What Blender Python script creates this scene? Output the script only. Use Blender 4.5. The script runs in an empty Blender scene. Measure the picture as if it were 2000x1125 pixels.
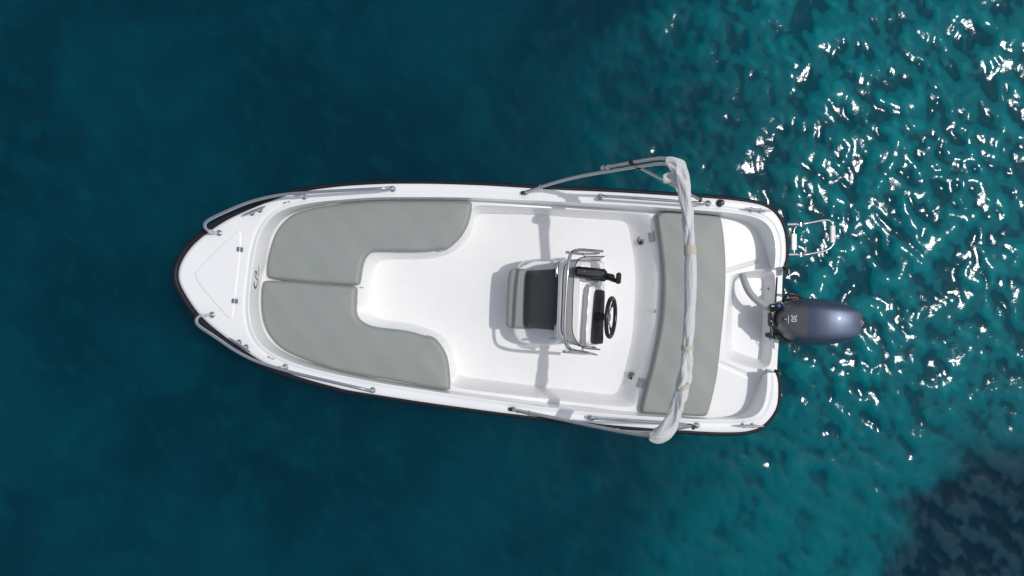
import bpy, math, random
import numpy as np
from mathutils import Vector, Matrix
random.seed(4); rng = np.random.default_rng(11)
SC = bpy.context.scene
COL = SC.collection

# ------------------------------------------------------------------ camera, sky, sun, exposure
ZC, F = 6.25, 1333.333            # drone height above the water; focal length in photo pixels
cam_d = bpy.data.cameras.new('camera'); cam_d.lens = 24; cam_d.sensor_width = 36
cam_d.clip_start = 0.1; cam_d.clip_end = 3000
cam = bpy.data.objects.new('camera', cam_d); COL.objects.link(cam)
cam.location = (0, 0, ZC); SC.camera = cam
SUN = Vector((0.548, 0.085, 1.0)).normalized()
elev = math.asin(SUN.z); azim = math.atan2(SUN.x, SUN.y)
W = bpy.data.worlds.new('World'); SC.world = W; W.use_nodes = True
wn = W.node_tree.nodes; wl = W.node_tree.links
sky = wn.new('ShaderNodeTexSky'); sky.sky_type = 'NISHITA'; sky.sun_disc = False
sky.sun_elevation = elev; sky.sun_rotation = azim
sky.air_density = 1.0; sky.dust_density = 1.6; sky.ozone_density = 1.0
bg = wn['Background']; bg.inputs['Strength'].default_value = 0.125
hs = wn.new('ShaderNodeHueSaturation'); hs.inputs['Saturation'].default_value = .5      # thin bright summer haze: a whiter sky
wl.new(sky.outputs[0], hs.inputs['Color']); wl.new(hs.outputs[0], bg.inputs['Color'])
sd = bpy.data.lights.new('sun', 'SUN'); sd.energy = 2.0; sd.angle = math.radians(0.53); sd.color = (1.0, 0.975, 0.945)
so = bpy.data.objects.new('sun', sd); COL.objects.link(so)
so.rotation_euler = SUN.to_track_quat('Z', 'Y').to_euler(); so.location = (6, 1, 12)
SC.view_settings.view_transform = 'Standard'; SC.view_settings.look = 'None'
SC.view_settings.exposure = 0.0; SC.view_settings.gamma = 1.0; SC.view_settings.use_curve_mapping = False
SC.render.engine = 'CYCLES'
SC.cycles.use_denoising = True
SC.cycles.max_bounces = 10; SC.cycles.diffuse_bounces = 5; SC.cycles.glossy_bounces = 4
SC.cycles.transparent_max_bounces = 12
SC.cycles.caustics_reflective = False; SC.cycles.caustics_refractive = False

# ------------------------------------------------------------------ helpers
def px(x, y, z):
    """photo pixel seen at height z -> world point (used once, at build time)"""
    d = (ZC - z) / F
    return np.array([(x - 1000) * d, -(y - 562.5) * d, z])
def pxs(pts, z):
    return np.array([px(p[0], p[1], p[2] if len(p) > 2 else z) for p in pts], float)
def chaikin(p, n=2, closed=True):
    p = np.asarray(p, float)
    for _ in range(n):
        if closed:
            q = np.roll(p, -1, 0)
            p = np.stack([.75 * p + .25 * q, .25 * p + .75 * q], 1).reshape(-1, p.shape[1])
        else:
            a, b = p[:-1], p[1:]
            m = np.stack([.75 * a + .25 * b, .25 * a + .75 * b], 1).reshape(-1, p.shape[1])
            p = np.vstack([p[:1], m, p[-1:]])
    return p
def seg_dist(q, a, b):
    d = b - a; L = (d * d).sum() + 1e-12
    t = np.clip(((q - a) @ d) / L, 0, 1)
    r = q - a - t[:, None] * d
    return np.sqrt((r * r).sum(1)), t
def sdf(poly, q):
    """signed distance, negative inside"""
    best = np.full(len(q), 1e9); ins = np.zeros(len(q), bool)
    n = len(poly)
    for i in range(n):
        a, b = poly[i], poly[(i + 1) % n]
        d, _ = seg_dist(q, a, b); best = np.minimum(best, d)
        c = (a[1] > q[:, 1]) != (b[1] > q[:, 1])
        with np.errstate(divide='ignore', invalid='ignore'):
            xx = (b[0] - a[0]) * (q[:, 1] - a[1]) / (b[1] - a[1] + 1e-15) + a[0]
        ins ^= c & (q[:, 0] < xx)
    return np.where(ins, -best, best)
def line_dist(pts, q):
    best = np.full(len(q), 1e9)
    for i in range(len(pts) - 1):
        best = np.minimum(best, seg_dist(q, np.asarray(pts[i])[:2], np.asarray(pts[i + 1])[:2])[0])
    return best
def nearest_on(poly, q):
    best = np.full(len(q), 1e9); out = q.copy(); n = len(poly)
    for i in range(n):
        a, b = poly[i], poly[(i + 1) % n]
        d, t = seg_dist(q, a, b); m = d < best
        best[m] = d[m]; out[m] = (a + t[:, None] * (b - a))[m]
    return out
def sstep(x): x = np.clip(x, 0, 1); return x * x * (3 - 2 * x)

def make_mesh(name, verts, faces, smooth=True, angle=40):
    me = bpy.data.meshes.new(name)
    verts = np.asarray(verts, np.float32)
    if isinstance(faces, np.ndarray):
        k = faces.shape[1]
        me.vertices.add(len(verts)); me.vertices.foreach_set('co', verts.ravel())
        me.loops.add(faces.size); me.loops.foreach_set('vertex_index', faces.ravel().astype(np.int32))
        me.polygons.add(len(faces))
        me.polygons.foreach_set('loop_start', np.arange(0, faces.size, k, dtype=np.int32))
        me.update(calc_edges=True)
    else:
        me.from_pydata(verts.tolist(), [], [list(map(int, f)) for f in faces]); me.update()
    me.validate()
    if smooth:
        me.polygons.foreach_set('use_smooth', np.ones(len(me.polygons), bool))
        if angle: me.set_sharp_from_angle(angle=math.radians(angle))
    return me
WPOS = {}
def wpos(o): return WPOS.get(o.name, Vector((0, 0, 0)))
def put(name, geo, mat, parent=None, angle=40, smooth=True, origin=None):
    """link one mesh object; geometry in world coordinates, origin moved to its middle"""
    v, f = geo; v = np.asarray(v, float)
    c = (v.min(0) + v.max(0)) / 2 if origin is None else np.asarray(origin, float)
    me = make_mesh(name, v - c, f, smooth, angle)
    o = bpy.data.objects.new(name, me); COL.objects.link(o)
    mats = mat if isinstance(mat, (list, tuple)) else [mat]
    for m in mats: me.materials.append(m)
    WPOS[o.name] = Vector(c)
    if parent is not None:
        o.parent = parent; o.location = Vector(c) - wpos(parent)
    else: o.location = Vector(c)
    return o
def empty(name, loc, label, cat):
    o = bpy.data.objects.new(name, None); COL.objects.link(o); o.location = loc; o.empty_display_size = .2
    WPOS[o.name] = Vector(loc); o['label'] = label; o['category'] = cat
    return o
def merge(*geos):
    V, Fs, n = [], [], 0
    for v, f in geos:
        v = np.asarray(v, float); V.append(v)
        Fs += [[int(i) + n for i in q] for q in f]; n += len(v)
    return np.vstack(V), Fs
def sweep(path, rad, n=10, cap=True, disp=None, closed=False, flat=None):
    """tube along path; rad scalar or per point; flat=(side scale, up scale)"""
    P = np.asarray(path, float); m = len(P)
    R = np.full(m, rad) if np.isscalar(rad) else np.asarray(rad, float)
    T = np.gradient(P, axis=0) if not closed else (np.roll(P, -1, 0) - np.roll(P, 1, 0))
    T /= np.linalg.norm(T, axis=1)[:, None] + 1e-12
    up = np.array([0, 0, 1.]) if abs(T[0][2]) < .9 else np.array([1., 0, 0])
    V = []; N = None
    for i in range(m):
        if N is None: N = np.cross(up, T[i])
        if flat is not None: N = np.cross(np.array([0, 0, 1.]), T[i])
        N = N - T[i] * (N @ T[i]); N /= np.linalg.norm(N) + 1e-12
        B = np.cross(T[i], N)
        for k in range(n):
            a = 2 * math.pi * k / n
            r = R[i] * (1 if disp is None else disp(i / (m - 1), a))
            fs, fu = flat if flat is not None else (1, 1)
            V.append(P[i] + r * (math.cos(a) * N * fs + math.sin(a) * B * fu))
    Fs = []
    for i in range(m if closed else m - 1):
        j = (i + 1) % m
        for k in range(n):
            l = (k + 1) % n
            Fs.append((i * n + k, i * n + l, j * n + l, j * n + k))
    if cap and not closed:
        Fs.append(tuple(range(n))[::-1]); Fs.append(tuple((m - 1) * n + k for k in range(n)))
    return np.array(V), Fs
def tube(pts, r, n=10, smooth=2, **k):
    p = np.asarray(pts, float)
    if smooth: p = chaikin(p, smooth, closed=False)
    return sweep(p, r, n, **k)
def lathe(prof, c, axis=(0, 0, 1), n=18):
    """prof: list of (radius, height along axis)"""
    ax = Vector(axis).normalized(); q = Vector((0, 0, 1)).rotation_difference(ax).to_matrix()
    V, Fs = [], []
    for r, h in prof:
        for k in range(n):
            a = 2 * math.pi * k / n
            V.append(np.array(c) + np.array(q @ Vector((r * math.cos(a), r * math.sin(a), h))))
    m = len(prof)
    for i in range(m - 1):
        for k in range(n):
            l = (k + 1) % n; Fs.append((i * n + k, i * n + l, (i + 1) * n + l, (i + 1) * n + k))
    Fs.append(tuple(range(n))[::-1]); Fs.append(tuple((m - 1) * n + k for k in range(n)))
    return np.array(V), Fs
def rbox(c, s, r=.006, rot=None):
    """box with bevelled edges (24 corner points)"""
    c = np.asarray(c, float); h = np.asarray(s, float) / 2; r = min(r, *(h * .9))
    V = []; idx = {}
    for sx in (-1, 1):
        for sy in (-1, 1):
            for sz in (-1, 1):
                for ax in range(3):
                    p = np.array([sx, sy, sz]) * (h - r); p[ax] = (sx, sy, sz)[ax] * h[ax]
                    idx[sx, sy, sz, ax] = len(V); V.append(p)
    Fs = []
    for ax in range(3):
        a, b = [(1, 2), (2, 0), (0, 1)][ax]
        for s_ in (-1, 1):
            def key(u, v):
                t = [0, 0, 0]; t[ax] = s_; t[a] = u; t[b] = v; return (*t, ax)
            f = [idx[key(-1, -1)], idx[key(1, -1)], idx[key(1, 1)], idx[key(-1, 1)]]
            Fs.append(f if s_ > 0 else f[::-1])
    for ax in range(3):
        a, b = [(1, 2), (2, 0), (0, 1)][ax]
        for sa in (-1, 1):
            for sb in (-1, 1):
                def key(u, wa):
                    t = [0, 0, 0]; t[ax] = u; t[a] = sa; t[b] = sb; return (*t, wa)
                f = [idx[key(-1, a)], idx[key(1, a)], idx[key(1, b)], idx[key(-1, b)]]
                Fs.append(f if sa * sb < 0 else f[::-1])
    for sx in (-1, 1):
        for sy in (-1, 1):
            for sz in (-1, 1):
                f = [idx[sx, sy, sz, 0], idx[sx, sy, sz, 1], idx[sx, sy, sz, 2]]
                Fs.append(f if sx * sy * sz > 0 else f[::-1])
    V = np.array(V)
    if rot is not None: V = V @ np.array(rot).T
    return V + c, Fs
def field(poly, zfun, cell, drop=None, holes=()):
    """height surface over a polygon, its rim snapped to the outline, with a skirt going down"""
    lo, hi = poly.min(0) - cell, poly.max(0) + cell
    nx, ny = int((hi[0] - lo[0]) / cell) + 2, int((hi[1] - lo[1]) / cell) + 2
    X, Y = np.meshgrid(lo[0] + cell * np.arange(nx), lo[1] + cell * np.arange(ny), indexing='ij')
    q = np.stack([X.ravel(), Y.ravel()], 1); d = sdf(poly, q)
    for hh_ in holes: d = np.maximum(d, -sdf(hh_, q))
    ins = d < 0
    I = np.arange(nx * ny).reshape(nx, ny)
    Q = np.stack([I[:-1, :-1], I[1:, :-1], I[1:, 1:], I[:-1, 1:]], -1).reshape(-1, 4)
    Q = Q[ins[Q].any(1)]
    used = np.unique(Q); out = used[~ins[used]]
    qo = q[out]; bestq = nearest_on(poly, qo); bd = np.linalg.norm(bestq - qo, axis=1)
    for hh_ in holes:
        c_ = nearest_on(hh_, qo); e_ = np.linalg.norm(c_ - qo, axis=1); m_ = e_ < bd; bestq[m_] = c_[m_]; bd[m_] = e_[m_]
    q[out] = bestq; d[out] = 0
    mp = np.full(nx * ny, -1); mp[used] = np.arange(len(used)); Q = mp[Q]
    q = q[used]; d = d[used]
    z = zfun(q, -d)
    V = np.column_stack([q, z])
    if drop is not None:
        E = np.concatenate([Q[:, [i, (i + 1) % 4]] for i in range(4)])
        key = np.sort(E, 1); k = key[:, 0] * len(V) + key[:, 1]
        u, inv, cnt = np.unique(k, return_inverse=True, return_counts=True)
        B = E[cnt[inv] == 1]
        bv = np.unique(B); mp2 = np.full(len(V), -1); mp2[bv] = len(V) + np.arange(len(bv))
        low = V[bv].copy(); low[:, 2] = drop(V[bv]) if callable(drop) else drop
        Q = np.vstack([Q, np.stack([B[:, 1], B[:, 0], mp2[B[:, 0]], mp2[B[:, 1]]], 1)])
        V = np.vstack([V, low])
    return V, Q

# ------------------------------------------------------------------ materials
def mat(name, col, rough=.4, metal=0., coat=0., spec=.5, noise=0., nscale=8., bump=0., bscale=60., rvar=0., bdist=.002):
    m = bpy.data.materials.new(name); m.use_nodes = True
    nt = m.node_tree; b = nt.nodes['Principled BSDF']; L = nt.links.new
    b.inputs['Base Color'].default_value = (*col, 1); b.inputs['Roughness'].default_value = rough
    b.inputs['Metallic'].default_value = metal; b.inputs['Coat Weight'].default_value = coat
    b.inputs['Coat Roughness'].default_value = .08; b.inputs['Specular IOR Level'].default_value = spec
    tc = nt.nodes.new('ShaderNodeTexCoord')
    if noise or rvar:
        n = nt.nodes.new('ShaderNodeTexNoise'); n.inputs['Scale'].default_value = nscale; n.inputs['Detail'].default_value = 6
        L(tc.outputs['Object'], n.inputs['Vector'])
        if noise:
            mx = nt.nodes.new('ShaderNodeMix'); mx.data_type = 'RGBA'
            mx.inputs[6].default_value = (*[c * (1 - noise) for c in col], 1)
            mx.inputs[7].default_value = (*[min(1, c * (1 + noise)) for c in col], 1)
            L(n.outputs['Fac'], mx.inputs[0]); L(mx.outputs[2], b.inputs['Base Color'])
        if rvar:
            mr = nt.nodes.new('ShaderNodeMapRange'); mr.inputs[3].default_value = rough - rvar; mr.inputs[4].default_value = rough + rvar
            L(n.outputs['Fac'], mr.inputs[0]); L(mr.outputs[0], b.inputs['Roughness'])
    if bump:
        n2 = nt.nodes.new('ShaderNodeTexNoise'); n2.inputs['Scale'].default_value = bscale; n2.inputs['Detail'].default_value = 4
        L(tc.outputs['Object'], n2.inputs['Vector'])
        bp = nt.nodes.new('ShaderNodeBump'); bp.inputs['Strength'].default_value = bump; bp.inputs['Distance'].default_value = bdist
        L(n2.outputs['Fac'], bp.inputs['Height']); L(bp.outputs[0], b.inputs['Normal'])
    return m
GEL = mat('gelcoat_white', (.80, .80, .795), .28, coat=.25, noise=.02, nscale=3, rvar=.08)
HULLM = mat('hull_gelcoat', (.78, .78, .78), .25, coat=.4, noise=.03)
VINYL = mat('grey_vinyl', (.262, .278, .262), .55, noise=.05, nscale=3.5, bump=.25, bscale=260, bdist=.001, rvar=.06)
CHARC = mat('charcoal_vinyl', (.017, .022, .029), .42, noise=.15, nscale=6, bump=.25, bscale=240, bdist=.001)
RUBBER = mat('black_rubber', (.007, .009, .014), .5, spec=.25, noise=.25, nscale=9, bump=.2, bscale=80)
BLACK = mat('black_plastic', (.012, .012, .013), .32, noise=.2, nscale=14)
PANEL = mat('instrument_black', (.014, .015, .016), .5, noise=.2, nscale=10)
STEEL = mat('stainless_steel', (.56, .57, .59), .07, metal=1., noise=.06, nscale=20, rvar=.03)
ALU = mat('anodised_tube', (.50, .51, .53), .30, metal=.9, noise=.08, nscale=14, rvar=.08)
CANVAS = mat('grey_canvas', (.56, .565, .56), .85, noise=.09, nscale=16, bump=.35, bscale=130, bdist=.003)
STRAPM = mat('beige_strap', (.47, .44, .36), .8, noise=.1, nscale=60)
HOSEM = mat('grey_hose', (.36, .38, .39), .5, noise=.06, nscale=20)
WHITEP = mat('white_plastic', (.76, .75, .71), .4, noise=.05, nscale=12)
COWLM = mat('metallic_blue_grey', (.092, .114, .172), .42, metal=.55, coat=.18, noise=.10, nscale=5)
COWLF = mat('grey_cowl_panel', (.115, .118, .125), .38, metal=.3, coat=.2, noise=.10, nscale=12)
ORANGE = mat('orange_paint', (.50, .12, .03), .55, noise=.3, nscale=30)
INK = mat('black_ink', (.02, .02, .022), .5)
INKW = mat('white_ink', (.62, .63, .66), .5)
VENTM = mat('grey_vent', (.40, .405, .41), .5, noise=.08, nscale=40)
DRAINM = mat('drain_metal', (.22, .21, .19), .35, metal=.7, noise=.3, nscale=50)
BLUEM = mat('blue_cap', (.03, .12, .45), .35)
GLASS = bpy.data.materials.new('smoked_acrylic'); GLASS.use_nodes = True
gt = GLASS.node_tree; gt.nodes.clear()
go = gt.nodes.new('ShaderNodeOutputMaterial'); gm = gt.nodes.new('ShaderNodeMixShader')
gtr = gt.nodes.new('ShaderNodeBsdfTransparent'); gtr.inputs[0].default_value = (.64, .63, .64, 1)
ggl = gt.nodes.new('ShaderNodeBsdfGlossy'); ggl.inputs['Roughness'].default_value = .05; ggl.inputs[0].default_value = (1, 1, 1, 1)
gf = gt.nodes.new('ShaderNodeFresnel'); gf.inputs[0].default_value = 1.49
gg = gt.nodes.new('ShaderNodeNewGeometry'); gb = gt.nodes.new('ShaderNodeMath'); gb.operation = 'SUBTRACT'; gb.inputs[0].default_value = 1
gx = gt.nodes.new('ShaderNodeMath'); gx.operation = 'MULTIPLY'; gt.links.new(gg.outputs['Backfacing'], gb.inputs[1])
gt.links.new(gf.outputs[0], gx.inputs[0]); gt.links.new(gb.outputs[0], gx.inputs[1]); gt.links.new(gx.outputs[0], gm.inputs[0]); gt.links.new(gtr.outputs[0], gm.inputs[1]); gt.links.new(ggl.outputs[0], gm.inputs[2])
gt.links.new(gm.outputs[0], go.inputs[0])

# ------------------------------------------------------------------ the sea
NX, NY, CELL = 1024, 512, .014
def wave_field():
    kx = 2 * math.pi * np.fft.fftfreq(NX, CELL)[:, None]; ky = 2 * math.pi * np.fft.fftfreq(NY, CELL)[None, :]
    k = np.sqrt(kx * kx + ky * ky) + 1e-9; th = np.arctan2(ky, kx)
    tot = np.zeros((NX, NY)); mids = np.zeros((NX, NY))
    for lam, sig, slope, ang, pw in ((1.3, .35, .028, .5, 2), (.50, .33, .046, -.5, 1.2), (.25, .33, .050, .9, .7), (.12, .36, .048, .3, .4)):
        k0 = 2 * math.pi / lam
        A = np.exp(-.5 * (np.log(k / k0) / sig) ** 2) / k ** 1.5 * (np.abs(np.cos(th - ang)) ** (2 * pw) + .12)
        h = np.fft.ifft2(A * np.exp(2j * math.pi * rng.random((NX, NY)))).real
        gx, gy = np.gradient(h, CELL); h *= slope / math.sqrt((gx ** 2 + gy ** 2).mean())
        tot += h
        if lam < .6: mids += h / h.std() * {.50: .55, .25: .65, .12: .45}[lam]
    return tot, mids
HW, HM = wave_field()
def axis_pts(half):
    core = np.arange(-half, half + 1e-6, CELL)
    ext = []; s = CELL; p = half
    while p < 900:
        s *= 1.22; p += s; ext.append(p)
    e = np.array(ext); return np.concatenate([-e[::-1], core, e])
ax, ay = axis_pts(5.1), axis_pts(3.0)
XX, YY = np.meshgrid(ax, ay, indexing='ij')
fi = (XX / CELL) % NX; fj = (YY / CELL) % NY
i0 = fi.astype(int) % NX; j0 = fj.astype(int) % NY; u = fi - np.floor(fi); v = fj - np.floor(fj)
i1 = (i0 + 1) % NX; j1 = (j0 + 1) % NY
ZZ = (HW[i0, j0] * (1 - u) * (1 - v) + HW[i1, j0] * u * (1 - v) + HW[i0, j1] * (1 - u) * v + HW[i1, j1] * u * v)
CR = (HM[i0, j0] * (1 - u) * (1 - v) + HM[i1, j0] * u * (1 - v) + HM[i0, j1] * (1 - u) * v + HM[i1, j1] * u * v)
calm = .50 + .50 * sstep((XX + .6) / 2.6)                 # lee of the boat: calmer towards the bow
patch = 1 + .25 * np.sin(XX * 1.9 + .6 * YY) * np.sin(YY * 1.4 + 1.1 - .4 * XX)
far = 1 / (1 + (np.maximum(np.abs(XX) - 5.1, 0) + np.maximum(np.abs(YY) - 3, 0)) * .6)
ZZ = ZZ * (1 + .42 * sstep((XX - 1.2) / 2.0) * sstep((YY + 1.9) / 1.0))          # gustier water off the port quarter
ZZ = ZZ * calm * patch * far
I = np.arange(XX.size).reshape(XX.shape)
Q = np.stack([I[:-1, :-1], I[1:, :-1], I[1:, 1:], I[:-1, 1:]], -1).reshape(-1, 4)

SEA = bpy.data.materials.new('sea_water'); SEA.use_nodes = True
nt = SEA.node_tree; b = nt.nodes['Principled BSDF']; L = nt.links.new
nt.nodes.remove(b); b = nt.nodes.new('ShaderNodeSubsurfaceScattering'); b.falloff = 'BURLEY'; b.inputs['Scale'].default_value = 1.0; b.inputs['Radius'].default_value = (.35, .75, .75); skin = nt.nodes.new('ShaderNodeBsdfGlossy'); skin.distribution = 'BECKMANN'
skin.inputs['Roughness'].default_value = .14; fre = nt.nodes.new('ShaderNodeFresnel'); fre.inputs['IOR'].default_value = 1.22
mxs = nt.nodes.new('ShaderNodeMixShader'); L(fre.outputs[0], mxs.inputs[0]); L(b.outputs[0], mxs.inputs[1]); L(skin.outputs[0], mxs.inputs[2])
L(mxs.outputs[0], nt.nodes['Material Output'].inputs['Surface'])
geo = nt.nodes.new('ShaderNodeNewGeometry'); sep = nt.nodes.new('ShaderNodeSeparateXYZ'); L(geo.outputs['Position'], sep.inputs[0])
def N(t, **kw):
    n = nt.nodes.new(t)
    for k, val in kw.items(): setattr(n, k, val)
    return n
def mathn(op, a, bb=None, clamp=False):
    n = N('ShaderNodeMath', operation=op, use_clamp=clamp)
    for i, s in enumerate((a, bb)):
        if s is None: continue
        if isinstance(s, (int, float)): n.inputs[i].default_value = s
        else: L(s, n.inputs[i])
    return n.outputs[0]
def noise(scale, detail=4, rough=.55, dist=0., off=(0, 0, 0)):
    mp = N('ShaderNodeMapping'); mp.inputs['Location'].default_value = off
    L(geo.outputs['Position'], mp.inputs[0])
    n = N('ShaderNodeTexNoise'); n.inputs['Scale'].default_value = scale; n.inputs['Detail'].default_value = detail
    n.inputs['Roughness'].default_value = rough; n.inputs['Distortion'].default_value = dist
    L(mp.outputs[0], n.inputs['Vector']); return n.outputs['Fac']
def mrange(x, a, bb, c=0., d=1.):
    n = N('ShaderNodeMapRange', interpolation_type='SMOOTHSTEP')
    L(x, n.inputs[0]); 
    for i, val in enumerate((a, bb, c, d)): n.inputs[i + 1].default_value = val
    return n.outputs[0]
def mixc(f, a, bb):
    n = N('ShaderNodeMix', data_type='RGBA')
    L(f, n.inputs[0])
    for i, s in ((6, a), (7, bb)):
        if isinstance(s, tuple): n.inputs[i].default_value = (*s, 1)
        else: L(s, n.inputs[i])
    return n.outputs[2]
big = noise(.55, 3, .5, .6, (3.1, 1.7, 0)); mid = noise(1.7, 4, .55, .8, (7.3, 2.2, 0)); fine = noise(5.5, 3, .5, 1.2, (1.3, 9.2, 0))
deep = mixc(mrange(big, .36, .66), (.0, .0235, .0405), (.0, .0365, .0560))
deep = mixc(mathn('MULTIPLY', mrange(mid, .46, .76), .5), deep, (.0, .046, .066))
sky_x = mathn('ADD', sep.outputs[0], mathn('MULTIPLY', mathn('SUBTRACT', big, .5), 2.6))     # paler astern: brighter reflected sky painted into the water colour
sky_pale = mrange(sky_x, .2, 3.2)
cr = nt.nodes.new('ShaderNodeAttribute'); cr.attribute_name = 'wave_crest'        # wavelet light painted into the colour: crests paler, troughs darker
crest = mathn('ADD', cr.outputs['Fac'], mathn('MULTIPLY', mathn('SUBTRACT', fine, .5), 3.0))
quiet = mrange(mathn('ADD', sep.outputs[1], mathn('MULTIPLY', mathn('SUBTRACT', big, .5), 1.5)), -1.9, -.4, .30, 1.)     # fades the painted wavelet light on the near side
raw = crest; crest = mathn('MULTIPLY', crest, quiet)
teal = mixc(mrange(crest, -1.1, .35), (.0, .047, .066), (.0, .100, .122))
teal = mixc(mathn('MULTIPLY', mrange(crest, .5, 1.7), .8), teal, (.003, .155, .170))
rim = mathn('SUBTRACT', 1., mathn('MULTIPLY', mathn('ABSOLUTE', mathn('SUBTRACT', crest, -.25)), 6.), clamp=True)     # caustic-like lines: focused light drawn into the colour along the wavelets
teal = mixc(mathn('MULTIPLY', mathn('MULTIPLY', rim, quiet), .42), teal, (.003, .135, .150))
deep = mixc(mathn('MULTIPLY', mrange(cr.outputs['Fac'], .2, 2.2), .35), deep, (.0, .048, .068))  # same painted crest light, fainter, in the deep colour
colr = mixc(sky_pale, deep, teal)
rx = mathn('ADD', sep.outputs[0], mathn('MULTIPLY', sep.outputs[1], -.55))                # dark weed bed, lower right
rx = mathn('ADD', rx, mathn('MULTIPLY', mathn('SUBTRACT', mid, .5), .9))
rx = mathn('ADD', rx, mathn('MULTIPLY', mathn('SUBTRACT', fine, .5), .35))
weedm = mathn('MULTIPLY', mrange(rx, 4.62, 5.02), mrange(sep.outputs[1], -1.15, -1.75))
weed = mixc(mrange(raw, -.7, 1.1), (.0, .015, .029), (.010, .037, .056))  # weed tones carry the painted crest light too
colr = mixc(weedm, colr, weed)
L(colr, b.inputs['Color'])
bn = noise(26, 3, .5, .4); bp = N('ShaderNodeBump'); bp.inputs['Strength'].default_value = .35; bp.inputs['Distance'].default_value = .004
L(mathn('MULTIPLY', bn, mrange(sep.outputs[0], -1.5, 2., .25, 1.)), bp.inputs['Height']); L(bp.outputs[0], skin.inputs['Normal']); L(bp.outputs[0], fre.inputs['Normal'])
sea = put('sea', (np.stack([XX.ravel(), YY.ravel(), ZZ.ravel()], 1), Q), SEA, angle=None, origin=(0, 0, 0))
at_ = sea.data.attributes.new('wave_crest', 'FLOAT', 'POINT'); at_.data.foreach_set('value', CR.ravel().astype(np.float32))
sea['kind'] = 'structure'; sea['label'] = 'deep teal sea with sun glitter and a dark weedy patch'

# ------------------------------------------------------------------ the boat: outlines traced at their own heights
BOAT = empty('motorboat', (-.1, -.1, 0), 'small white open motorboat with grey cushions and a black rubbing strake floating on teal water', 'boat')
def Gz(x): return .66 + .04 * sstep((.9 - x) / 1.2) + .06 * np.clip((-.2 - x) / 2.5, 0, 1) ** 1.7
def Cz(x): return .44 + .12 * sstep((.75 - x) / 1.1)
def Pz(x): return Cz(x) + .045 * sstep((x - 1.62) / .08)          # seat level: lower at the stern bench, higher at the bow
def ppx(pts):
    out = []
    for p in pts:
        z = .5
        for _ in range(4): z = float(Pz(px(p[0], p[1], z)[0]))
        out.append(px(p[0], p[1], z))
    return np.array(out)
def resample(p, step, closed):
    if closed: p = np.vstack([p, p[:1]])
    l = np.concatenate([[0], np.cumsum(np.linalg.norm(np.diff(p, axis=0), axis=1))]); n = max(8, int(l[-1] / step))
    q = np.linspace(0, l[-1], n + 1)
    r = np.stack([np.interp(q, l, p[:, i]) for i in range(p.shape[1])], 1)
    return r[:-1] if closed else r
def even(p, step, closed, it=6):
    p = resample(p, step, closed)
    for _ in range(it):
        if closed: p = .25 * np.roll(p, 1, 0) + .5 * p + .25 * np.roll(p, -1, 0)
        else: p[1:-1] = .25 * p[:-2] + .5 * p[1:-1] + .25 * p[2:]
    return p
def gpx(pts):
    out = []
    for p in pts:
        z = .72
        for _ in range(4): z = float(Gz(px(p[0], p[1], z)[0]))
        out.append(px(p[0], p[1], z))
    return np.array(out)
P_, T_, FL, WF = .485, .485, .22, .36
TOP = [(1533,519),(1538,506),(1538,470),(1533,443),(1521,419.6),(1504,404.5),(1480,395),(1420,387),(1348,382),(1262,376.5),(1180,371.6),(1080,368),(1000,363),(920,358.6),(840,356.3),(760,356.3),(720,358),(670,361),(620,367),(586,373),(556,380.5),(516,395),(480,410),(440,428.5),(404,452.5),(380,472.5),(367,487),(356,503),(349,518),(345.5,534)]
BOT = [(347,550),(355,568),(369,591),(384,612),(406,634),(440,661),(480,688.5),(510,708),(550,727),(600,744),(660,760),(680,765),(760,777.5),(840,790),(920,800.5),(1000,811),(1080,820),(1180,832),(1260,838.5),(1321,842.5),(1396,847),(1440,847),(1462,845),(1487,837.5),(1508,818),(1522,793),(1523.5,754),(1521,736),(1517,728)]
RING_G = gpx(TOP + BOT)
NOTCH = pxs([(1517.5,724),(1519,690),(1523,640),(1527,580),(1528.5,530)], T_)
OUT3 = np.vstack([RING_G, NOTCH]); OUT = chaikin(OUT3, 2)
A1r = gpx([(1512,523),(1515,494),(1512,463),(1501.6,439),(1480,425.6),(1444,417.5),(1396,413),(1300,406),(1180,398),(1080,393.5),(1000,390),(920,386),(840,385),(760,385),(720,386),(670,390),(620,394),(570,403),(540,415),(520,434),(506,460),(498,490),(494,520),(489,560),(486,600),(489,630),(497,656),(516,680),(550,700),(600,718),(660,732),(720,744),(760,751),(840,763),(880,769.5),(960,781),(1000,787),(1080,797),(1180,808),(1300,815.5),(1379,819.5),(1440,820),(1473,815),(1490,798),(1498,764),(1498,728)])
A2r = ppx([(1507,527),(1494,490),(1482,457),(1468,439),(1444,429),(1396,421),(1300,414),(1190,407),(1080,400.5),(1000,396.5),(920,392.5),(840,391),(760,391),(700,393),(660,397),(620,404),(590,410.5),(562,421),(545,436),(532,458),(525,482),(521,505),(517,530),(510,550),(507,568),(506,590),(508,612),(513,640),(526,664),(548,683),(580,699),(620,712),(680,728),(760,743.5),(840,756.5),(880,762.5),(960,773),(1080,788),(1180,800),(1250,804.5),(1300,808.5),(1379,815),(1430,815),(1450,809),(1462,796),(1476,763),(1489,733)])

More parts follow.
